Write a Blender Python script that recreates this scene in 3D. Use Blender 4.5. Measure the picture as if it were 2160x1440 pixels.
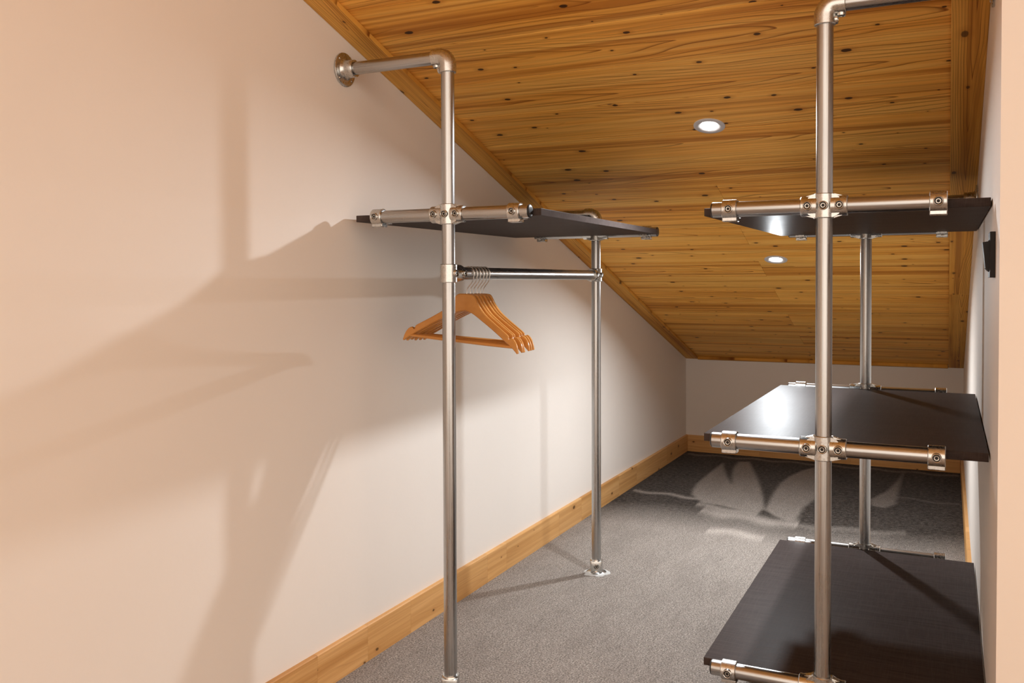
import bpy, bmesh, math, random
from mathutils import Vector, Matrix

# ------------------------------------------------------------------ camera, world, exposure
for o in list(bpy.data.objects):
    bpy.data.objects.remove(o)
scene = bpy.context.scene
col = scene.collection

YAW, PITCH, ROLL = 0.454737, -0.0227326, -0.003578
F_PX, CY = 1884.7, 634.5
CAM = Vector((0.0, 0.0, 1.34))
fw = Vector((-math.sin(YAW) * math.cos(PITCH), math.cos(YAW) * math.cos(PITCH), math.sin(PITCH)))
rt = Vector((math.cos(YAW), math.sin(YAW), 0.0))
up = rt.cross(fw)
rt2 = rt * math.cos(ROLL) + up * math.sin(ROLL)
up2 = -rt * math.sin(ROLL) + up * math.cos(ROLL)
cd = bpy.data.cameras.new('camera')
cam = bpy.data.objects.new('camera', cd)
col.objects.link(cam)
cam.matrix_world = Matrix(((rt2.x, up2.x, -fw.x, CAM.x), (rt2.y, up2.y, -fw.y, CAM.y),
                           (rt2.z, up2.z, -fw.z, CAM.z), (0, 0, 0, 1)))
cd.sensor_fit = 'HORIZONTAL'
cd.sensor_width = 36.0
cd.lens = 36.0 * F_PX / 2160.0
cd.shift_y = -(720 - CY) / 2160.0
cd.clip_start = 0.02
scene.camera = cam

# the lit house beyond the open side of the room: an even warm glow
world = bpy.data.worlds.new('world')
scene.world = world
world.use_nodes = True
bg = world.node_tree.nodes['Background']
bg.inputs['Color'].default_value = (1.0, 0.845, 0.71, 1)
bg.inputs['Strength'].default_value = 1.42
SPOT_W = (13.5, 17.5)
SPOT_COL = (0.90, 0.96, 1.0)

vs = scene.view_settings
vs.view_transform = 'Standard'
vs.look = 'None'
vs.gamma = 1.0
vs.exposure = 0.65
vs.use_curve_mapping = False
cy = scene.cycles
cy.max_bounces = 5
cy.diffuse_bounces = 4
cy.glossy_bounces = 3
cy.use_adaptive_sampling = True
cy.adaptive_threshold = 0.04
cy.caustics_reflective = False
cy.caustics_refractive = False

# ------------------------------------------------------------------ measures (metres)
XL, XR, YBK = -1.848, 0.096, 6.886          # left wall, right wall, back wall
YNEAR = 2.15                                # where the right wall ends towards the big room
YOPEN, XOPEN = -3.6, 3.2                    # how far the big room is built
SL, CB = -0.327084, 2.97653                 # slope of the ceiling trim's underside: z = CB + SL*y
ANG = math.atan(SL)
SEC = 1 / math.cos(ANG)
OFF = 0.020                                 # planks lie this much above the trims
YF, YB = 2.489, 3.823                       # front and back posts
XPL, XPR = -1.443, -0.297                   # left and right posts
PR = 0.0212                                 # pipe radius


def ceil_z(y, off=0.0):
    return CB + off + SL * y


# ------------------------------------------------------------------ node helpers
class NT:
    def __init__(self, name):
        self.m = bpy.data.materials.new(name)
        self.m.use_nodes = True
        self.t = self.m.node_tree
        self.b = self.t.nodes['Principled BSDF']

    def n(self, typ, **kw):
        nd = self.t.nodes.new(typ)
        for k, v in kw.items():
            setattr(nd, k, v)
        return nd

    def l(self, a, b):
        self.t.links.new(a, b)

    def val(self, sock, v):
        if hasattr(v, 'is_linked') or isinstance(v, bpy.types.NodeSocket):
            self.l(v, sock)
        else:
            sock.default_value = v

    def math(self, op, a, b=0.0, c=0.0, clamp=False):
        nd = self.n('ShaderNodeMath', operation=op)
        nd.use_clamp = clamp
        self.val(nd.inputs[0], a)
        self.val(nd.inputs[1], b)
        self.val(nd.inputs[2], c)
        return nd.outputs[0]

    def vmul(self, v, s):
        nd = self.n('ShaderNodeVectorMath', operation='MULTIPLY')
        self.l(v, nd.inputs[0])
        nd.inputs[1].default_value = s
        return nd.outputs[0]

    def vadd(self, v, w):
        nd = self.n('ShaderNodeVectorMath', operation='ADD')
        self.l(v, nd.inputs[0])
        self.val(nd.inputs[1], w)
        return nd.outputs[0]

    def noise(self, vec, scale, detail=3.0, rough=0.5, dist=0.0):
        nd = self.n('ShaderNodeTexNoise', noise_dimensions=getattr(self, 'dim', '3D'))
        self.l(vec, nd.inputs['Vector'])
        nd.inputs['Scale'].default_value = scale
        nd.inputs['Detail'].default_value = detail
        nd.inputs['Roughness'].default_value = rough
        nd.inputs['Distortion'].default_value = dist
        return nd.outputs[0]

    def ramp(self, fac, stops, interp='LINEAR'):
        nd = self.n('ShaderNodeValToRGB')
        nd.color_ramp.interpolation = interp
        e = nd.color_ramp.elements
        while len(e) < len(stops):
            e.new(0.5)
        for el, (p, c) in zip(e, stops):
            el.position = p
            el.color = (c, c, c, 1) if isinstance(c, (int, float)) else (*c, 1)
        self.l(fac, nd.inputs[0])
        return nd.outputs[0]

    def mix(self, fac, a, b, mode='MIX'):
        nd = self.n('ShaderNodeMix', data_type='RGBA', blend_type=mode)
        self.val(nd.inputs[0], fac)
        for s, v in ((nd.inputs[6], a), (nd.inputs[7], b)):
            if isinstance(v, tuple):
                s.default_value = (*v, 1)
            else:
                self.l(v, s)
        return nd.outputs[2]

    def coord(self):
        return self.n('ShaderNodeTexCoord').outputs['Object']

    def rnd(self):
        return self.n('ShaderNodeObjectInfo').outputs['Random']

    def bump(self, h, strength, dist):
        nd = self.n('ShaderNodeBump')
        nd.inputs['Strength'].default_value = strength
        nd.inputs['Distance'].default_value = dist
        self.l(h, nd.inputs['Height'])
        self.l(nd.outputs[0], self.b.inputs['Normal'])

    def set(self, **kw):
        for k, v in kw.items():
            s = self.b.inputs[k]
            if isinstance(v, tuple):
                s.default_value = (*v, 1) if len(v) == 3 else v
            elif isinstance(v, bpy.types.NodeSocket):
                self.l(v, s)
            else:
                s.default_value = v


def plaster(name, c):
    k = NT(name)
    v = k.coord()
    a = k.noise(v, 1.3, 3)
    colr = k.mix(k.ramp(a, [(0.3, 0.0), (0.7, 1.0)]), tuple(x * 0.965 for x in c), c)
    k.set(**{'Base Color': colr, 'Roughness': 0.62})
    k.bump(k.noise(v, 90, 4), 0.10, 0.002)
    return k.m


def wood(name, light, mid, dark, arch=1.0, knots=1.0, rough=0.5, knot_scale=5.2, width=0.25, streak=1.0, dim='2D'):
    """grain along local x, width along local y"""
    k = NT(name)
    k.dim = dim
    v0 = k.coord()
    r = k.rnd()
    offs = k.n('ShaderNodeCombineXYZ')
    k.l(k.math('MULTIPLY', r, 37.0), offs.inputs[0])
    k.l(k.math('MULTIPLY', r, 11.0), offs.inputs[1])
    k.l(k.math('MULTIPLY', r, 5.0), offs.inputs[2])
    v = k.vadd(v0, offs.outputs[0])
    # broad streaks
    s1 = k.noise(k.vmul(v, (0.35, 13.0, 3.0)), 1.0, 4, 0.6, 0.15)
    s2 = k.noise(k.vmul(v, (1.2, 70.0, 10.0)), 1.0, 3, 0.6)
    s3 = k.noise(k.vmul(v, (6.0, 420.0, 60.0)), 1.0, 2, 0.5)
    base = k.ramp(s1, [(0.31, dark), (0.44, mid), (0.60, light)])
    base = k.mix(0.72 * streak, k.ramp(s1, [(0.3, mid), (0.7, light)]), base)
    base = k.mix(k.ramp(s2, [(0.38, 0.27), (0.56, 0.0)]), base, dark)
    base = k.mix(k.ramp(s3, [(0.35, 0.11), (0.58, 0.0)]), base, dark)
    s4 = k.noise(k.vmul(v, (0.16, 24.0, 3.0)), 1.0, 3, 0.55, 0.1)
    base = k.mix(k.ramp(s4, [(0.56, 0.0), (0.66, 0.55 * streak), (0.72, 0.70 * streak)]), base, dark)
    # each plank its own tone
    tone = k.ramp(r, [(0.0, 0.93), (0.5, 1.0), (1.0, 1.05)])
    base = k.mix(1.0, base, tone, 'MULTIPLY')
    # cathedral arches: parabolas of late wood along the middle of the board
    sp = k.n('ShaderNodeSeparateXYZ')
    k.l(v0, sp.inputs[0])
    wob = k.noise(k.vmul(v, (1.3, 7.0, 1.0)), 1.0, 2)
    wob2 = k.noise(k.vmul(v, (0.55, 0.8, 1.0)), 1.0, 1)
    yc = k.math('ADD', sp.outputs[1], k.math('MULTIPLY', k.math('SUBTRACT', wob2, 0.5), width * 0.8))
    yy = k.math('ABSOLUTE', k.math('DIVIDE', yc, width * 0.5))
    g = k.math('ADD', k.math('MULTIPLY', k.math('POWER', yy, 1.25), 5.5), k.math('MULTIPLY', sp.outputs[0], 3.2))
    g = k.math('ADD', g, k.math('MULTIPLY', wob, 3.4))
    fr = k.math('FRACT', k.math('ADD', g, k.math('MULTIPLY', r, 9.0)))
    line = k.ramp(fr, [(0.0, 0.0), (0.70, 0.05), (0.86, 0.35), (0.95, 1.0), (0.98, 0.8), (1.0, 0.0)])
    msk = k.ramp(k.noise(k.vmul(v, (0.8, 6.0, 1.0)), 1.0, 2), [(0.46, 0.16), (0.58, 1.0)])
    base = k.mix(k.math('MULTIPLY', k.math('MULTIPLY', line, msk), 0.95 * arch, clamp=True), base, tuple(x * y for x, y in zip(dark, (0.60, 0.52, 0.45))))
    # knots
    if knots > 0:
        vk = k.vadd(k.vmul(v, (1.0, 1.75, 1.0)), k.vmul(k.n('ShaderNodeCombineXYZ').outputs[0], (0, 0, 0)))
        vo = k.n('ShaderNodeTexVoronoi', feature='F1', voronoi_dimensions='2D')
        k.l(vk, vo.inputs['Vector'])
        vo.inputs['Scale'].default_value = knot_scale
        vo.inputs['Randomness'].default_value = 1.0
        sc = k.n('ShaderNodeSeparateColor')
        k.l(vo.outputs['Color'], sc.inputs[0])
        size = k.math('ADD', k.math('MULTIPLY', k.math('POWER', sc.outputs[0], 1.6), 0.075), 0.022)
        d = k.math('DIVIDE', k.math('ADD', vo.outputs['Distance'],
                                    k.math('MULTIPLY', k.math('SUBTRACT', k.noise(k.vmul(v, (60, 90, 1)), 1.0, 2), 0.5), 0.03)), size)
        has = k.math('GREATER_THAN', sc.outputs[1], 0.45)
        core = k.math('MULTIPLY', k.ramp(d, [(0.75, 1.0), (1.05, 0.0)]), has)
        halo = k.math('MULTIPLY', k.ramp(k.math('DIVIDE', d, 2.6), [(0.3, 0.55), (1.0, 0.0)]), has)
        base = k.mix(k.math('MULTIPLY', halo, 0.8 * knots), base, dark)
        base = k.mix(k.math('MULTIPLY', core, 0.93 * knots), base, (0.028, 0.011, 0.004))
    k.set(**{'Base Color': base, 'Roughness': rough})
    k.b.inputs['Specular IOR Level'].default_value = 0.35 if knots == 0 else 0.2
    k.bump(k.math('ADD', s2, k.math('MULTIPLY', s3, 0.6)), 0.12, 0.0012)
    return k.m


def steel(name, c, rough, spread=0.12, streak=(260.0, 260.0, 2.5), bump=0.05, dirt=0.35):
    """brushed along local z"""
    k = NT(name)
    v = k.vadd(k.coord(), k.n('ShaderNodeCombineXYZ').outputs[0])
    a = k.noise(k.vmul(v, streak), 1.0, 3, 0.6)
    b = k.noise(k.vmul(v, (14, 14, 5)), 1.0, 4, 0.6)
    c2 = k.mix(k.ramp(a, [(0.3, 1.0), (0.7, 0.0)]), c, tuple(x * (1 - dirt) for x in c))
    c2 = k.mix(k.ramp(b, [(0.35, 0.30), (0.65, 0.0)]), c2, tuple(x * y for x, y in zip(c, (0.80, 0.76, 0.70))))
    rr = k.math('ADD', k.math('MULTIPLY', k.math('SUBTRACT', a, 0.5), spread), k.math('ADD', k.math('MULTIPLY', k.math('SUBTRACT', b, 0.5), spread), rough))
    k.set(**{'Base Color': c2, 'Metallic': 1.0, 'Roughness': rr})
    k.bump(k.math('ADD', a, b), bump, 0.001)
    return k.m


def plain(name, c, rough=0.5, metallic=0.0, emit=None, spec=0.5):
    k = NT(name)
    k.set(**{'Base Color': c, 'Roughness': rough, 'Metallic': metallic})
    k.b.inputs['Specular IOR Level'].default_value = spec
    v = k.coord()
    k.bump(k.noise(v, 220, 2), 0.03, 0.0005)
    if emit:
        k.set(**{'Emission Color': emit[0], 'Emission Strength': emit[1]})
    return k.m


M = {}
M['wall'] = plaster('warm_white_plaster', (0.84, 0.775, 0.715))
M['plank'] = wood('larch_plank', (1.0, 0.580, 0.138), (0.95, 0.460, 0.080), (0.47, 0.158, 0.017), arch=1.0, knots=1.0, rough=0.48)
M['trim'] = wood('larch_trim', (0.88, 0.475, 0.100), (0.78, 0.375, 0.062), (0.36, 0.125, 0.014), arch=1.15, knots=0.8, rough=0.5, width=0.10, knot_scale=5.0)
M['base'] = wood('pine_baseboard', (0.72, 0.41, 0.165), (0.62, 0.33, 0.115), (0.40, 0.17, 0.045), arch=0.22, knots=0.8, rough=0.42, width=0.22, knot_scale=5.0, streak=0.45)
M['hanger'] = wood('varnished_beech', (0.62, 0.295, 0.082), (0.54, 0.24, 0.058), (0.37, 0.135, 0.025), arch=0.15, knots=0.0, rough=0.24, width=0.4, streak=0.6, dim='3D')
M['pipe'] = steel('galvanised_pipe', (0.56, 0.565, 0.57), 0.29, bump=0.012)
M['fitting'] = steel('cast_fitting', (0.66, 0.665, 0.655), 0.27, spread=0.16, streak=(160, 160, 160), bump=0.10, dirt=0.22)
M['wire'] = steel('hook_wire', (0.72, 0.71, 0.69), 0.22, dirt=0.1)
M['hole'] = plain('socket_shadow', (0.012, 0.011, 0.010), 0.6)
M['screw'] = plain('steel_screw', (0.50, 0.47, 0.43), 0.35, 1.0)
M['cap'] = plain('black_rubber', (0.012, 0.012, 0.013), 0.35)
M['black'] = plain('black_plastic', (0.014, 0.013, 0.014), 0.5, spec=0.25)
M['glue'] = plain('pale_sealant', (0.50, 0.49, 0.47), 0.8, spec=0.2)
M['ring'] = plain('pale_grey_enamel', (0.62, 0.63, 0.66), 0.3)
M['lens'] = plain('lit_lens', (1, 1, 1), 0.3, 0.0, ((1.0, 0.96, 0.92), 40.0))

M['lens'].cycles.emission_sampling = 'NONE'    # the lamp in each fitting gives the light


def board_material():
    k = NT('black_brown_board')
    v = k.coord()
    a = k.noise(k.vmul(v, (9.0, 320.0, 40.0)), 1.0, 3, 0.6)
    b = k.noise(k.vmul(v, (300.0, 12.0, 40.0)), 1.0, 2, 0.6)
    c = k.noise(k.vmul(v, (3.0, 9.0, 4.0)), 1.0, 3, 0.6)
    cc = k.mix(k.ramp(a, [(0.3, 0.0), (0.7, 1.0)]), (0.038, 0.028, 0.026), (0.075, 0.059, 0.055))
    cc = k.mix(k.ramp(b, [(0.45, 0.0), (0.75, 0.35)]), cc, (0.085, 0.069, 0.064))
    # pale scuffs
    sc = k.noise(k.vmul(v, (30.0, 6.0, 5.0)), 1.0, 5, 0.7)
    cc = k.mix(k.ramp(sc, [(0.70, 0.0), (0.80, 0.35)]), cc, (0.16, 0.14, 0.13))
    rr = k.math('ADD', k.math('MULTIPLY', a, 0.16), k.math('ADD', k.math('MULTIPLY', c, 0.06), 0.31))
    k.set(**{'Base Color': cc, 'Roughness': rr})
    k.b.inputs['Specular IOR Level'].default_value = 0.012
    k.bump(k.math('ADD', a, b), 0.16, 0.0006)
    return k.m


M['board'] = board_material()


def carpet_material():
    k = NT('taupe_carpet')
    k.dim = '2D'
    v = k.coord()
    f1 = k.noise(v, 170, 3, 0.7)
    f2 = k.noise(v, 45, 3, 0.6)
    f3 = k.noise(k.vmul(v, (7.0, 3.0, 1.0)), 1.0, 4, 0.65)
    at = k.n('ShaderNodeAttribute', attribute_name='pile_shade')
    pile_shade = at.outputs['Fac']
    lay = k.math('ADD', pile_shade, k.math('MULTIPLY', k.math('SUBTRACT', f2, 0.5), 0.35), clamp=True)
    c = k.mix(lay, (0.034, 0.026, 0.021), (0.50, 0.435, 0.385))  # dark end holds brushed marks and the painted far shading
    c = k.mix(1.0, c, k.ramp(f1, [(0.30, 0.28), (0.50, 0.88), (0.72, 1.0)]), 'MULTIPLY')
    c = k.mix(k.math('MULTIPLY', k.ramp(f1, [(0.56, 0.0), (0.78, 0.8)]), k.math('ADD', lay, 0.08)), c, (0.84, 0.76, 0.69))
    c = k.mix(k.ramp(f3, [(0.35, 0.16), (0.55, 0.0)]), c, (0.10, 0.080, 0.069))
    k.set(**{'Base Color': c, 'Roughness': 0.95})
    k.b.inputs['Specular IOR Level'].default_value = 0.1
    k.b.inputs['Sheen Weight'].default_value = 0.04
    k.b.inputs['Sheen Roughness'].default_value = 0.5
    k.bump(k.math('ADD', f1, f2), 0.7, 0.006)
    return k.m


M['carpet'] = carpet_material()


# ------------------------------------------------------------------ mesh helpers
def finish(bm, name, mats, smooth=True, ang=38):
    bmesh.ops.recalc_face_normals(bm, faces=bm.faces[:])
    me = bpy.data.meshes.new(name)
    bm.to_mesh(me)
    bm.free()
    for m in mats:
        me.materials.append(m)
    if smooth:
        me.polygons.foreach_set('use_smooth', [True] * len(me.polygons))
        me.set_sharp_from_angle(angle=math.radians(ang))
    return me


def add(name, me, parent=None, loc=(0, 0, 0), rot=(0, 0, 0), label=None, kind=None):
    o = bpy.data.objects.new(name, me)
    col.objects.link(o)
    o.parent = parent
    o.location = loc
    o.rotation_euler = rot
    if label:
        o['label'] = label
    if kind:
        o['kind'] = kind
    return o


def thing(name, label, cat, loc, group=None, rot=(0, 0, 0)):
    o = add(name, None, None, loc, rot, label)
    o.empty_display_size = 0.05
    o['category'] = cat
    if group:
        o['group'] = group
    return o


def lathe(bm, prof, axis='Z', origin=(0, 0, 0), seg=28, mats=None, close=False):
    """prof: list of (radius, t) along the axis"""
    org = Vector(origin)
    A = {'X': (Vector((1, 0, 0)), Vector((0, 1, 0)), Vector((0, 0, 1))),
         'Y': (Vector((0, 1, 0)), Vector((0, 0, 1)), Vector((1, 0, 0))),
         'Z': (Vector((0, 0, 1)), Vector((1, 0, 0)), Vector((0, 1, 0)))}[axis.strip('-')]
    sg = -1 if axis.startswith('-') else 1
    rings = []
    for r, t in prof:
        c = org + A[0] * (t * sg)
        if r < 1e-6:
            rings.append([bm.verts.new(c)])
        else:
            rings.append([bm.verts.new(c + A[1] * (r * math.cos(2 * math.pi * i / seg)) + A[2] * (r * math.sin(2 * math.pi * i / seg))) for i in range(seg)])
    for j in range(len(rings) - 1):
        a, b = rings[j], rings[j + 1]
        for i in range(seg):
            i2 = (i + 1) % seg
            if len(a) == 1 and len(b) == 1:
                continue
            if len(a) == 1:
                f = bm.faces.new((a[0], b[i], b[i2]))
            elif len(b) == 1:
                f = bm.faces.new((a[i], a[i2], b[0]))
            else:
                f = bm.faces.new((a[i], a[i2], b[i2], b[i]))
            if mats:
                f.material_index = mats[j]
    if close:
        for r_ in (rings[0], rings[-1]):
            if len(r_) > 1:
                bm.faces.new(r_)


def box(bm, lo, hi, bevel=0.0, seg=2):
    r = bmesh.ops.create_cube(bm, size=1.0)
    vsn = r['verts']
    for v in vsn:
        v.co = Vector([lo[i] + (v.co[i] + 0.5) * (hi[i] - lo[i]) for i in range(3)])
    if bevel > 0:
        ed = list({e for v in vsn for e in v.link_edges})
        bmesh.ops.bevel(bm, geom=ed, offset=bevel, segments=seg, affect='EDGES', profile=0.5)


def prism(bm, pts, z0, z1, plane='XY'):
    """extrude a 2D outline"""
    def P(a, b, h):
        return {'XY': (a, b, h), 'XZ': (a, h, b), 'YZ': (h, a, b)}[plane]
    lo = [bm.verts.new(P(a, b, z0)) for a, b in pts]
    hi = [bm.verts.new(P(a, b, z1)) for a, b in pts]
    n = len(pts)
    for i in range(n):
        bm.faces.new((lo[i], lo[(i + 1) % n], hi[(i + 1) % n], hi[i]))
    bm.faces.new(lo[::-1])
    bm.faces.new(hi)


def tube(bm, path, r, seg=12, cap=True):
    pts = [Vector(p) for p in path]
    rings = []
    nrm = None
    for i, p in enumerate(pts):
        t = (pts[min(i + 1, len(pts) - 1)] - pts[max(i - 1, 0)]).normalized()
        if nrm is None:
            nrm = t.orthogonal().normalized()
        else:
            nrm = (nrm - t * nrm.dot(t)).normalized()
        bn = t.cross(nrm)
        rr = r[i] if isinstance(r, (list, tuple)) else r
        rings.append([bm.verts.new(p + nrm * (rr * math.cos(2 * math.pi * k / seg)) + bn * (rr * math.sin(2 * math.pi * k / seg))) for k in range(seg)])
    for a, b in zip(rings, rings[1:]):
        for k in range(seg):
            bm.faces.new((a[k], a[(k + 1) % seg], b[(k + 1) % seg], b[k]))
    if cap:
        bm.faces.new(rings[0][::-1])
        bm.faces.new(rings[-1])


# ------------------------------------------------------------------ the setting
def structure(name, bm, mat, smooth=False):
    return add(name, finish(bm, name, [mat], smooth), kind='structure')


# brushed pile marks left in the carpet, as outlines on the floor (x, y)
PATCHES = [   # light lying pile (outline on the floor plane), strength
    ([(-1.433, 5.482), (-1.462, 5.624), (-1.482, 5.821), (-1.485, 6.085), (-1.483, 6.349), (-1.477, 6.53), (-1.442, 6.394), (-1.353, 6.101),
      (-1.273, 5.877), (-1.33, 6.158), (-1.374, 6.426), (-1.383, 6.627), (-1.313, 6.66), (-1.246, 6.436), (-1.159, 6.147), (-1.081, 5.844),
      (-1.008, 5.534), (-0.963, 5.329), (-0.977, 5.223), (-1.102, 5.247), (-1.238, 5.301), (-1.328, 5.312)], 0.55),
    ([(-0.953, 5.3), (-0.963, 5.483), (-0.982, 5.771), (-0.987, 6.053), (-0.964, 6.284), (-0.911, 6.519), (-0.856, 6.643), (-0.771, 6.758),
      (-0.69, 6.193), (-0.729, 5.665), (-0.76, 5.442), (-0.759, 5.184), (-0.745, 5.041), (-0.873, 5.177)], 0.52),
    ([(-0.398, 5.659), (-0.421, 5.817), (-0.343, 6.095), (-0.298, 6.446), (-0.272, 6.747), (-0.276, 6.254), (-0.279, 5.76), (-0.328, 5.638)], 0.40),
]


def inside(p, poly):
    c = False
    x, y = p
    j = len(poly) - 1
    for i in range(len(poly)):
        xi, yi = poly[i]
        xj, yj = poly[j]
        if (yi > y) != (yj > y) and x < (xj - xi) * (y - yi) / (yj - yi) + xi:
            c = not c
        j = i
    return c


def edge_dist(p, poly):
    best = 9.0
    for i in range(len(poly)):
        ax, ay = poly[i - 1]
        bx, by = poly[i]
        dx, dy = bx - ax, by - ay
        t = max(0, min(1, ((p[0] - ax) * dx + (p[1] - ay) * dy) / (dx * dx + dy * dy + 1e-9)))
        best = min(best, math.hypot(p[0] - ax - t * dx, p[1] - ay - t * dy))
    return best


def build_floor():
    rnd = random.Random(4)
    xs = [XL - 0.02 + 0.012 * i for i in range(int((XR - XL + 0.06) / 0.012) + 1)]
    ys = [2.2 + 0.05 * i for i in range(44)]
    ys += [4.4 + 0.012 * i for i in range(int((YBK + 0.03 - 4.4) / 0.012) + 1)]
    verts, faces, pile_shade = [], [], []
    for y in ys:
        # far carpet darkened, near part lighter: general shading put into the pile tone
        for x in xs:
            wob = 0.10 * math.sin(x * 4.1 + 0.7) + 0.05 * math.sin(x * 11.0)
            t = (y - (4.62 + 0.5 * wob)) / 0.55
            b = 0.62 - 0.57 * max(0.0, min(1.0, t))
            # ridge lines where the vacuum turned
            for (x0, x1, ya, yb, w, s) in ((-1.80, -1.36, 5.44, 5.40, 0.030, 0.50), (-1.34, -0.98, 5.25, 5.19, 0.055, 0.42), (-1.29, -0.74, 5.13, 5.03, 0.085, 0.50),
                                           (-0.74, -0.20, 5.02, 5.10, 0.05, 0.20), (-1.15, -0.85, 4.75, 4.72, 0.06, 0.40),
                                           (-0.3, 0.07, 5.95, 5.9, 0.02, 0.15), (-1.8, 0.07, 6.76, 6.76, 0.03, 0.30)):
                if x0 <= x <= x1:
                    yl = ya + (yb - ya) * (x - x0) / (x1 - x0) + 0.02 * math.sin(x * 23)
                    b += s * math.exp(-((y - yl) / w) ** 2)
            for poly, s in PATCHES:
                if min(p[1] for p in poly) - 0.1 < y < max(p[1] for p in poly) + 0.1:
                    e = edge_dist((x, y), poly)
                    k = 0.5 + (0.5 if inside((x, y), poly) else -0.5) * min(1.0, e / 0.014)
                    b = b + (max(b, s) - b) * k
            verts.append((x, y, 0.0))
            pile_shade.append(max(0.0, min(1.0, b + rnd.uniform(-0.04, 0.04))))
    nx = len(xs)
    for j in range(len(ys) - 1):
        for i in range(nx - 1):
            a = j * nx + i
            faces.append((a, a + 1, a + nx + 1, a + nx))
    k = len(verts)
    for q in ((xs[0], YOPEN, 0), (XOPEN, YOPEN, 0), (XOPEN, ys[0], 0), (xs[0], ys[0], 0)):
        verts.append(q)
        pile_shade.append(0.95)  # unseen near floor made paler to bounce light onto the ceiling
    faces.append((k, k + 1, k + 2, k + 3))
    me = bpy.data.meshes.new('floor')
    me.from_pydata(verts, [], faces)
    at = me.attributes.new('pile_shade', 'FLOAT', 'POINT')
    at.data.foreach_set('value', pile_shade)
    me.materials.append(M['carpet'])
    return add('floor', me, kind='structure')


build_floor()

# left wall with its sloping head
bm = bmesh.new()
zt = lambda y: ceil_z(y, OFF + 0.03)
prism(bm, [(YOPEN, -0.05), (YBK + 0.12, -0.05), (YBK + 0.12, zt(YBK + 0.12)), (YOPEN, zt(YOPEN))], XL - 0.12, XL, 'YZ')
structure('wall_left', bm, M['wall'])
bm = bmesh.new()
prism(bm, [(YNEAR, -0.05), (YBK + 0.12, -0.05), (YBK + 0.12, zt(YBK + 0.12)), (YNEAR, zt(YNEAR))], XR, XR + 0.14, 'YZ')
bmesh.ops.recalc_face_normals(bm, faces=bm.faces[:])
structure('wall_right', bm, M['wall'])
bm = bmesh.new()
prism(bm, [(XR + 0.1401, -0.05), (XOPEN, -0.05), (XOPEN, zt(YNEAR)), (XR + 0.1401, zt(YNEAR))], YNEAR, YNEAR + 0.14, 'XZ')
structure('wall_front', bm, M['wall'])
bm = bmesh.new()
box(bm, (XL, YBK, -0.05), (XR, YBK + 0.12, ceil_z(YBK, OFF + 0.03)))
structure('wall_back', bm, M['wall'])

# ceiling: a sloping deck with planks under it
ceiling = add('ceiling', None, None, (0, 0, CB + OFF), (ANG, 0, 0), kind='structure')
bm = bmesh.new()
box(bm, (XL - 0.10, YOPEN * SEC, 0.0205), (XOPEN, (YBK + 0.1) * SEC, 0.06))
add('deck', finish(bm, 'deck', [M['trim']], False), ceiling)
PW = 0.2505
SEAM0 = 5.523


def plank_mesh(length, w):
    bm = bmesh.new()
    h, b = 0.018, 0.0016
    g = 0.0005
    pr = [(-w / 2 + g, h), (-w / 2 + g, b), (-w / 2 + g + b, 0), (w / 2 - g - b, 0), (w / 2 - g, b), (w / 2 - g, h)]
    L = length / 2 - 0.0005
    a = [bm.verts.new((-L, y, z)) for y, z in pr]
    c = [bm.verts.new((L, y, z)) for y, z in pr]
    n = len(pr)
    for i in range(n):
        bm.faces.new((a[i], a[(i + 1) % n], c[(i + 1) % n], c[i]))
    bm.faces.new(a)
    bm.faces.new(c)
    return finish(bm, 'plank', [M['plank']], False)


XJ = -0.896
X0, X1 = XL + 0.002, XR - 0.002
mesh_cache = {}


def plank(x0, x1, s0, s1):
    key = (round(x1 - x0, 4), round(s1 - s0, 4))
    if key not in mesh_cache:
        mesh_cache[key] = plank_mesh(x1 - x0, s1 - s0)
    add('plank', mesh_cache[key], ceiling, ((x0 + x1) / 2, (s0 + s1) / 2, 0))


k0 = math.floor((YOPEN * SEC - SEAM0) / PW)
k = k0
while SEAM0 + k * PW < YBK * SEC - 0.02:
    s0, s1 = SEAM0 + k * PW, SEAM0 + (k + 1) * PW
    s1 = min(s1, YBK * SEC - 0.008)
    big = s1 < YNEAR * SEC
    xr = XOPEN if big else X1
    if k % 2 == 0 and (big or s0 > 3.9):
        plank(X0, XJ, s0, s1)
        plank(XJ, xr, s0, s1)
    elif k % 4 == 1 and big:
        plank(X0, 0.7, s0, s1)
        plank(0.7, xr, s0, s1)
    else:
        plank(X0, xr, s0, s1)
    k += 1


def slope_bar(name, x0, x1, y0, y1, zlo, zhi, mat, splits=()):
    """a bar lying along the slope; grain along the local x axis"""
    cuts = [y0, *splits, y1]
    out = []
    for i, (a, b) in enumerate(zip(cuts, cuts[1:])):
        L = (b - a) * SEC
        bm = bmesh.new()
        box(bm, (-L / 2 + 0.0004, -(x1 - x0) / 2, zlo), (L / 2 - 0.0004, (x1 - x0) / 2, zhi), 0.0015, 1)
        me = finish(bm, name, [mat], False)
        o = bpy.data.objects.new(name, me)
        col.objects.link(o)
        ym = (a + b) / 2
        o.location = ((x0 + x1) / 2, ym, ceil_z(ym))
        o.rotation_euler = Matrix(((0, -1, 0), (math.cos(ANG), 0, -math.sin(ANG)), (math.sin(ANG), 0, math.cos(ANG)))).to_euler()
        o['kind'] = 'structure'
        out.append(o)
    return out


slope_bar('trim_1', XL, -1.755, YOPEN, YBK - 0.002, 0.0, 0.0185, M['trim'], (1.2, 4.05))[0]
slope_bar('trim_2', 0.001, XR, YNEAR, YBK - 0.002, 0.0, 0.0185, M['trim'], (5.255,))
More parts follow.
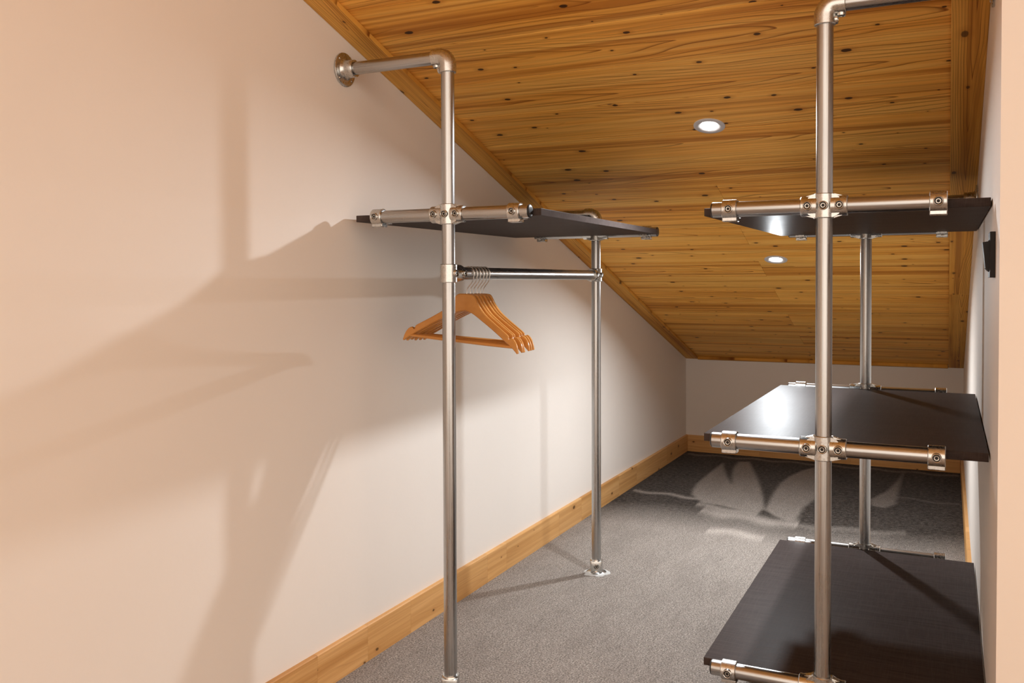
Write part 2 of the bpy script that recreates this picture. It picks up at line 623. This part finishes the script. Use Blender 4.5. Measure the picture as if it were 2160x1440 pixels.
# strip along the foot of the slope
bm = bmesh.new()
box(bm, (-0.875, -0.011, -0.012), (0.875, 0.011, 0.012), 0.002, 1)
o = add('trim_3', finish(bm, 'trim_3', [M['trim']], False), None, (-0.877, YBK - 0.013, ceil_z(YBK - 0.013, 0.006)), (ANG, 0, 0), kind='structure')


# baseboards of finger-jointed pine
def baseboard(name, start, end, nrm, cuts):
    """sections between start and end along the wall; nrm = direction into the room"""
    s, e, n = Vector(start), Vector(end), Vector(nrm)
    d = (e - s)
    L = d.length
    d.normalize()
    root = add(name, None, None, start, kind='structure')
    cuts = [0.0] + [c for c in cuts if 0 < c < L] + [L]
    th, hh = 0.0165, 0.128
    for a, b in zip(cuts, cuts[1:]):
        l = b - a
        bm = bmesh.new()
        pr = [(0, 0), (th, 0), (th, hh - 0.004), (th - 0.003, hh), (0, hh)]
        # local: x along the grain, y = height, z = out of the wall
        va = [bm.verts.new((-l / 2 + 0.0002, h, t)) for t, h in pr]
        vb = [bm.verts.new((l / 2 - 0.0002, h, t)) for t, h in pr]
        for i in range(5):
            bm.faces.new((va[i], va[(i + 1) % 5], vb[(i + 1) % 5], vb[i]))
        bm.faces.new(va)
        bm.faces.new(vb)
        me = finish(bm, 'board_section', [M['base']], False)
        o = add('board_section', me, root, d * ((a + b) / 2))
        z = Vector((0, 0, 1))
        xx = z.cross(n)            # right handed: x, y=z_up, z=n
        o.rotation_euler = Matrix(((xx.x, z.x, n.x), (xx.y, z.y, n.y), (xx.z, z.z, n.z))).to_euler()
    return root


ycuts = [0.3, 1.1, 1.75, 2.30, 2.58, 2.86, 3.19, 3.49, 3.68, 4.30, 4.62, 5.25, 5.60, 6.30]
baseboard('baseboard_left', (XL, YOPEN, 0), (XL, YBK, 0), (1, 0, 0), [y - YOPEN for y in ycuts])
baseboard('baseboard_right', (XR, YBK, 0), (XR, YNEAR, 0), (-1, 0, 0), [0.7, 1.5, 2.1, 3.0, 3.9])
baseboard('baseboard_back', (XL + 0.017, YBK, 0), (XR - 0.017, YBK, 0), (0, -1, 0), [0.55, 1.2])


# ------------------------------------------------------------------ downlights in the slope
def downlight(label, x, s, group, watts):
    y = s / SEC
    root = thing('recessed_downlight', label, 'downlight', (x, y, ceil_z(y, OFF)), group, (ANG, 0, 0))
    bm = bmesh.new()
    lathe(bm, [(0.058, 0.0), (0.0575, -0.003), (0.054, -0.0045), (0.042, -0.0042), (0.034, -0.0016), (0.031, -0.0002)], 'Z', seg=48)
    add('bezel', finish(bm, 'bezel', [M['ring']]), root)
    bm = bmesh.new()
    lathe(bm, [(0.0325, -0.0006), (0.018, -0.0016), (0.0, -0.0020)], 'Z', seg=32)
    add('lens', finish(bm, 'lens', [M['lens']]), root, label='glowing white lens')
    ld = bpy.data.lights.new('downlight_lamp', 'AREA')
    ld.shape = 'DISK'
    ld.size = 0.056
    ld.energy = watts
    ld.color = SPOT_COL
    ld.spread = math.radians(158)
    lo = bpy.data.objects.new('downlight_lamp', ld)
    col.objects.link(lo)
    lo.parent = root
    lo.location = (0, 0, -0.006)


downlight('round lit downlight higher up the sloping ceiling, above the shelves', -0.803, 3.488, 'downlights in the sloping ceiling', SPOT_W[0])
downlight('round lit downlight lower down the sloping ceiling, beyond the shelf posts', -0.803, 4.992, 'downlights in the sloping ceiling', SPOT_W[1])


# ------------------------------------------------------------------ pipe fittings (shared meshes)
def mk(fn, name, mats, **kw):
    bm = bmesh.new()
    fn(bm)
    return finish(bm, name, mats, **kw)


def f_screw(bm):      # axis along -y, seat at y = 0
    lathe(bm, [(0.0, 0.0016), (0.0038, 0.0016), (0.0040, 0.0034), (0.0062, 0.0036), (0.0067, 0.0016), (0.0084, 0.0016),
               (0.0089, 0.0050), (0.0102, 0.0058), (0.0116, 0.0050), (0.0132, -0.005)], '-Y', seg=24,
          mats=[1, 1, 2, 1, 1, 0, 0, 0, 0])


ME_SCREW = mk(f_screw, 'set_screw', [M['fitting'], M['hole'], M['screw']])
RS = 0.0272           # sleeve radius


def sleeve(bm, axis, half, r=RS, origin=(0, 0, 0), seg=36):
    b = 0.0018
    lathe(bm, [(PR - 0.0002, -half + 0.001), (PR + 0.0014, -half), (r - b, -half), (r, -half + b), (r, half - b), (r - b, half), (PR + 0.0014, half), (PR - 0.0002, half - 0.001)], axis, origin, seg)


def f_cross(bm):
    sleeve(bm, 'Z', 0.0325)
    for s in (-1, 1):
        sleeve(bm, 'X', 0.0215, origin=(s * 0.0375, 0, 0))
    for sx in (-1, 1):          # webs in the corners
        for sz in (-1, 1):
            a, b = 0.0315, 0.045
            prism(bm, [(sx * 0.020, sz * 0.020), (sx * 0.020, sz * a), (sx * 0.0265, sz * a), (sx * b, sz * 0.0262), (sx * b, sz * 0.020)], -0.0085, 0.0085, 'XZ')
            prism(bm, [(sx * 0.020, sz * 0.015), (sx * 0.020, sz * 0.0305), (sx * 0.024, sz * 0.0305), (sx * 0.039, sz * 0.022), (sx * 0.039, sz * 0.015)], -0.0185, 0.0185, 'XZ')


def f_clip(bm):
    sleeve(bm, 'X', 0.0205)
    box(bm, (-0.0205, -0.014, -0.0335), (0.0205, 0.020, -0.0215), 0.002, 1)
    box(bm, (-0.0185, 0.014, -0.0215), (0.0185, 0.052, -0.0118), 0.0015, 1)


def f_lug_screw(bm):
    lathe(bm, [(0.0, 0.006), (0.004, 0.006), (0.0062, 0.0035), (0.0065, 0.0)], '-Z', seg=16)


def f_elbow(bm):      # corner at origin, one leg down (-z), the other along +x
    R = 0.0275
    pts, rr = [], []
    leg = 0.052
    r = RS + 0.0008
    pts += [(0, 0, -leg), (0, 0, -leg + 0.0015), (0, 0, -leg + 0.010)]
    rr += [r - 0.0015, r, r]
    for i in range(0, 11):
        a = math.pi / 2 * i / 10
        pts.append((R - R * math.cos(a), 0, -R + R * math.sin(a)))
        rr.append(r)
    pts += [(leg - 0.010, 0, 0), (leg - 0.0015, 0, 0), (leg, 0, 0)]
    rr += [r, r, r - 0.0015]
    tube(bm, pts, rr, 32)


def f_wallflange(bm):  # disc on the wall at x=0 facing +x
    lathe(bm, [(0.0, 0.0), (0.056, 0.0), (0.057, 0.002), (0.0565, 0.0055), (0.054, 0.0072), (0.048, 0.0075), (0.036, 0.009), (0.0315, 0.014), (0.0295, 0.026), (0.0288, 0.046), (0.0275, 0.048), (0.022, 0.048)], 'X', seg=44)


def f_floorflange(bm):
    lathe(bm, [(0.0, 0.0), (0.048, 0.0), (0.049, 0.002), (0.046, 0.005), (0.036, 0.007), (0.031, 0.012), (0.0285, 0.022), (0.0280, 0.064), (0.0265, 0.066), (0.0205, 0.066)], 'Z', seg=36)
    box(bm, (-0.026, -0.0295, 0.006), (0.026, 0.0, 0.060), 0.004, 2)


def f_glue(bm):
    rnd = random.Random(2)
    seg = 40
    prof = [(0.045, 0.0060), (0.052, 0.0040), (0.060, 0.0008)]
    rings = []
    for j, (r, z) in enumerate(prof):
        rings.append([bm.verts.new(((r + (rnd.uniform(-.007, .007) if j else 0)) * math.cos(2 * math.pi * i / seg), (r + (rnd.uniform(-.007, .007) if j else 0)) * math.sin(2 * math.pi * i / seg), z)) for i in range(seg)])
    for a, b in zip(rings, rings[1:]):
        for i in range(seg):
            bm.faces.new((a[i], a[(i + 1) % seg], b[(i + 1) % seg], b[i]))


def f_tee(bm):        # vertical sleeve with a socket along +y
    sleeve(bm, 'Z', 0.0295)
    lathe(bm, [(0.0255, 0.010), (0.0262, 0.026), (0.0285, 0.040), (0.0285, 0.066), (0.0270, 0.068), (0.0213, 0.068)], 'Y', seg=36)
    box(bm, (-0.016, 0.008, -0.0295), (0.016, 0.032, 0.0295), 0.004, 2)


def f_cap(bm):        # plastic plug in the end of a rail, face towards +x
    lathe(bm, [(0.0, 0.0050), (0.012, 0.0047), (0.0185, 0.0036), (0.0208, 0.0012), (0.0208, -0.006)], 'X', seg=32)


ME = {}
for nm, fn, ms in (('cross_fitting', f_cross, ['fitting']), ('shelf_clip', f_clip, ['fitting']), ('lug_screw', f_lug_screw, ['screw']), ('elbow', f_elbow, ['fitting']),
                   ('wall_flange', f_wallflange, ['fitting']), ('floor_flange', f_floorflange, ['fitting']), ('sealant_ring', f_glue, ['glue']),
                   ('tee_fitting', f_tee, ['fitting']), ('end_cap', f_cap, ['cap'])):
    ME[nm] = mk(fn, nm, [M[x] for x in ms])


def pipe_mesh(L, cut=False):
    bm = bmesh.new()
    n = 40
    lathe(bm, [(PR - 0.003, 0.001), (PR - 0.0008, 0.0), (PR, 0.0008), (PR, L - 0.0008), (PR - 0.0008, L), (PR - 0.003, L - 0.001)], 'Z', seg=n)
    return finish(bm, 'pipe', [M['pipe']])


def pipe(name, p0, p1, root):
    a, b = Vector(p0), Vector(p1)
    d = b - a
    o = add(name, pipe_mesh(d.length), root, a - root.location)
    o.rotation_euler = d.to_track_quat('Z', 'Y').to_euler()
    return o


def fit(name, root, p, rz=0.0, screws=(), rx=0.0, ry=0.0):
    o = add(name, ME[name], root, Vector(p) - root.location, (rx, ry, rz))
    for loc, rot in screws:
        add('set_screw', ME_SCREW, o, loc, rot)
    return o


CROSS_S = [((x, -RS + 0.0005, 0), (0, 0, 0)) for x in (-0.040, 0.0, 0.040)]
CLIP_S = [((0, -RS + 0.0005, 0), (0, 0, 0))]
ELBOW_S = [((0.040, 0, -RS), (math.pi / 2, 0, 0)), ((RS - 0.0005, 0, -0.040), (0, 0, math.pi / 2))]


def clip(root, p, rz):
    o = fit('shelf_clip', root, p, rz, CLIP_S)
    add('lug_screw', ME['lug_screw'], o, (0, 0.036, -0.0216))
    return o


def board(root, x0, x1, y0, y1, z, label, rz=0.0):
    bm = bmesh.new()
    hx, hy = (x1 - x0) / 2, (y1 - y0) / 2
    box(bm, (-hx, -hy, -0.011), (hx, hy, 0.011), 0.0012, 2)
    me = finish(bm, 'shelf_board', [M['board']], False)
    return add('shelf_board', me, root, Vector(((x0 + x1) / 2, (y0 + y1) / 2, z)) - root.location, (0, 0, rz), label)


def shelf_level(root, xp, x_wall_end, x_cap_end, z, front=True):
    """one rail through the post: clip flush at the wall end, plugged end on the room side"""
    for y, rz in ((YF, 0.0), (YB, math.pi)):
        sgn = 1 if x_cap_end > x_wall_end else -1
        xa, xb = x_wall_end, x_cap_end
        pipe('rail', (xa, y, z), (xp - math.copysign(0.022, xp - xa), y, z), root)
        pipe('rail', (xp + math.copysign(0.022, xb - xp), y, z), (xb, y, z), root)
        fit('cross_fitting', root, (xp, y, z), rz, CROSS_S)
        clip(root, (xa + sgn * 0.0206, y, z), rz)
        clip(root, (xb - sgn * 0.048, y, z), rz)
        add('end_cap', ME['end_cap'], root, Vector((xb, y, z)) - root.location, (0, 0, 0 if sgn > 0 else math.pi))


def post(root, x, y, ztop, wall_x):
    pipe('post', (x, y, 0.012), (x, y, ztop - 0.03), root)
    sg = -1 if wall_x < x else 1
    fit('elbow', root, (x, y, ztop), 0.0 if sg > 0 else math.pi, ELBOW_S)
    pipe('wall_arm', (x + sg * 0.03, y, ztop), (wall_x - sg * 0.020, y, ztop), root)
    fl = fit('wall_flange', root, (wall_x, y, ztop), math.pi if sg > 0 else 0.0)
    for k in range(4):
        a = math.pi / 4 + k * math.pi / 2
        bm = bmesh.new()
        lathe(bm, [(0.0, 0.0028), (0.003, 0.0026), (0.0052, 0.0)], 'X', seg=14)
        add('screw_head', finish(bm, 'screw_head', [M['screw']]), fl, (0.0072, 0.046 * math.cos(a), 0.046 * math.sin(a)))
    ff = fit('floor_flange', root, (x, y, 0.0), 0.35, [((0, -0.0292, 0.036), (0, 0, 0))])
    add('sealant_ring', ME['sealant_ring'], ff, label='pale smear of sealant')


Z_ARM_F, Z_ARM_B = 2.056, 1.640

# left: hanging rack with one shelf
rack = thing('clothes_rack', 'steel pipe clothes rack with one black shelf and hanging rail, fixed to the left wall', 'clothes rack', (XPL, (YF + YB) / 2, 0))
post(rack, XPL, YF, Z_ARM_F, XL)
post(rack, XPL, YB, Z_ARM_B, XL)
shelf_level(rack, XPL, -1.730, -1.156, 1.553)
board(rack, -1.826, -1.140, 2.5135, 3.7985, 1.552, 'black-brown board shelf', math.radians(0.85))
ZH = 1.364
TEE_S = [((RS - 0.0005, 0.0, 0.0), (0, 0, math.pi / 2)), ((RS + 0.0008, 0.054, 0.0), (0, 0, math.pi / 2))]
fit('tee_fitting', rack, (XPL, YF, ZH), 0.0, TEE_S)
TEE_S2 = [((-RS + 0.0005, 0.0, 0.0), (0, 0, -math.pi / 2)), ((-RS - 0.0008, 0.054, 0.0), (0, 0, -math.pi / 2))]
fit('tee_fitting', rack, (XPL, YB, ZH), math.pi, TEE_S2)
pipe('hanging_rail', (XPL, YF + 0.03, ZH), (XPL, YB - 0.03, ZH), rack)

# right: shelving with three shelves
unit = thing('pipe_shelving_unit', 'steel pipe shelving unit with three black shelves beside the right wall', 'shelving', (XPR, (YF + YB) / 2, 0))
post(unit, XPR, YF, Z_ARM_F + 0.004, XR)
post(unit, XPR, YB, Z_ARM_B, XR)
for z, lab in ((1.534, 'top black-brown board shelf'), (0.893, 'middle black-brown board shelf'), (0.250, 'lowest black-brown board shelf')):
    shelf_level(unit, XPR, -0.004, -0.592, z)
    board(unit, -0.623, 0.0925, 2.5135, 3.7985, z - (0.003 if z > 1.5 else -0.001), lab)


# ------------------------------------------------------------------ wooden coat hangers
def spline(pts, n=6):
    out = []
    P = [pts[0]] + list(pts) + [pts[-1]]
    for i in range(1, len(P) - 2):
        for k in range(n):
            t = k / n
            p0, p1, p2, p3 = P[i - 1], P[i], P[i + 1], P[i + 2]
            out.append(tuple(0.5 * (2 * b + (c - a) * t + (2 * a - 5 * b + 4 * c - d) * t * t + (3 * b - a - 3 * c + d) * t ** 3) for a, b, c, d in zip(p0, p1, p2, p3)))
    out.append(tuple(pts[-1]))
    return out


def hanger_body():
    # half outline: x outwards, z relative to the wood's top at the neck
    top = spline([(0.0, 0.0), (0.024, -0.001), (0.036, -0.009), (0.052, -0.033), (0.078, -0.060), (0.112, -0.083), (0.150, -0.106), (0.172, -0.119)], 4)
    notch = [(0.1770, -0.1240), (0.1775, -0.1310), (0.1800, -0.1340), (0.1835, -0.1335), (0.1855, -0.1290)]
    end = spline([(0.1885, -0.1270), (0.199, -0.1320), (0.209, -0.1440), (0.2155, -0.1590), (0.2190, -0.1740)], 3)
    low = spline([(0.2150, -0.1765), (0.2080, -0.1710), (0.1940, -0.1600), (0.160, -0.1380), (0.118, -0.1120), (0.072, -0.0860), (0.030, -0.0640), (0.0, -0.0560)], 4)
    up_ = top + notch + end
    # resample upper and lower edges to the same number of stations
    def resample(c, n):
        d = [0.0]
        for a, b in zip(c, c[1:]):
            d.append(d[-1] + math.hypot(b[0] - a[0], b[1] - a[1]))
        out = []
        for i in range(n):
            t = d[-1] * i / (n - 1)
            j = max(0, min(len(d) - 2, next((q for q in range(len(d)) if d[q] > t), len(d)) - 1))
            f = (t - d[j]) / max(1e-9, d[j + 1] - d[j])
            out.append((c[j][0] + (c[j + 1][0] - c[j][0]) * f, c[j][1] + (c[j + 1][1] - c[j][1]) * f))
        return out
    N = 64
    U = resample(up_, N)
    Lw = resample(low[::-1], N)
    bm = bmesh.new()
    for s in (-1, 1):
        rows = []
        for (ux, uz), (lx, lz) in zip(U, Lw):
            th = 0.0068 - 0.0012 * (ux / 0.22)
            b = 0.0028
            hgt = math.hypot(ux - lx, uz - lz)
            b = min(b, hgt * 0.3)
            dx, dz = ((lx - ux) / max(hgt, 1e-6), (lz - uz) / max(hgt, 1e-6))
            sec = [(ux, uz, -th + b), (ux + dx * b, uz + dz * b, -th), (lx - dx * b, lz - dz * b, -th), (lx, lz, -th + b),
                   (lx, lz, th - b), (lx - dx * b, lz - dz * b, th), (ux + dx * b, uz + dz * b, th), (ux, uz, th - b)]
            rows.append([bm.verts.new((s * x, y - 0.10 * x * x - 0.115 * x, z)) for x, z, y in sec])
        for a, c in zip(rows, rows[1:]):
            for i in range(8):
                bm.faces.new((a[i], a[(i + 1) % 8], c[(i + 1) % 8], c[i]))
        bm.faces.new(rows[-1])
    bmesh.ops.remove_doubles(bm, verts=bm.verts[:], dist=0.0002)
    return finish(bm, 'wooden_body', [M['hanger']], True, 32)


def hanger_bar():
    bm = bmesh.new()
    yb = lambda x: -0.10 * x * x - 0.115 * abs(x)
    tube(bm, [(-0.194, yb(.194), -0.1570), (-0.10, -0.0262, -0.1572), (0, -0.0262, -0.1573), (0.10, -0.0262, -0.1572), (0.194, yb(.194), -0.1570)], [0.0045, 0.0058, 0.0058, 0.0058, 0.0045], 14)
    return finish(bm, 'trouser_bar', [M['hanger']])


def hanger_hook():
    # rail centre lies HZ above the wood's top; the wire passes over the rail
    HZ = ZH - 1.296
    R = PR + 0.0022
    pts = [(0, 0, -0.012), (0, 0, 0.0), (0, 0, 0.016), (0.002, 0, 0.021), (0.0160, 0, 0.040), (0.0215, 0, HZ - 0.0165)]
    for i in range(0, 15):
        a = math.radians(-22 + i * 14.5)
        pts.append((R * math.cos(a), 0, HZ + R * math.sin(a)))
    bm = bmesh.new()
    tube(bm, pts, 0.0017, 10)
    return finish(bm, 'wire_hook', [M['wire']])


HB, HR, HK = hanger_body(), hanger_bar(), hanger_hook()
LABELS = ['wooden coat hanger nearest the front post, its whole face in view',
          'second wooden coat hanger counted from the front post',
          'third wooden coat hanger counted from the front post',
          'fourth wooden coat hanger counted from the front post',
          'fifth wooden coat hanger counted from the front post',
          'sixth wooden coat hanger, farthest from the front post on the rail']
HY = [2.619, 2.6415, 2.665, 2.689, 2.712, 2.734]
HT = [4.6, 4.0, 4.2, 3.4, 3.2, 3.0]
HS = [0.2, 1.8, -0.3, 1.6, -0.2, -1.8]
for i in range(6):
    h = thing('coat_hanger', LABELS[i], 'coat hanger', (XPL, HY[i], 1.296), 'wooden coat hangers on the rail')
    h.rotation_euler = Matrix.Rotation(math.radians(HT[i]), 3, 'Y').to_euler()
    tilt = Matrix.Translation((XPL, HY[i], ZH)) @ Matrix.Rotation(math.radians(HS[i]), 4, 'Z') @ Matrix.Rotation(math.radians(HT[i]), 4, 'Y') @ Matrix.Translation((0, 0, 1.296 - ZH))
    h.matrix_world = tilt
    add('wooden_body', HB, h)
    add('trouser_bar', HR, h)
    add('wire_hook', HK, h, label='thin steel wire hook')


# ------------------------------------------------------------------ light switch on the right wall
sw = thing('light_switch', 'black rocker light switch on the white wall beside the shelves', 'light switch', (XR, 2.385, 1.396))
bm = bmesh.new()
box(bm, (-0.0115, -0.052, -0.053), (0.0, 0.052, 0.053), 0.0012, 2)
add('plate', finish(bm, 'plate', [M['black']], False), sw)
bm = bmesh.new()
prof = [(0.0, 0.036), (-0.0045, 0.031), (-0.0150, 0.0295), (-0.0140, 0.020), (-0.0115, -0.002), (-0.0100, -0.020), (-0.0088, -0.031), (-0.0045, -0.036), (0.0, -0.040)]
prism(bm, [(-0.011 + x, z) for x, z in prof], -0.034, 0.034, 'XZ')
add('rocker', finish(bm, 'rocker', [M['black']], False), sw)

print('objects', len(bpy.data.objects))
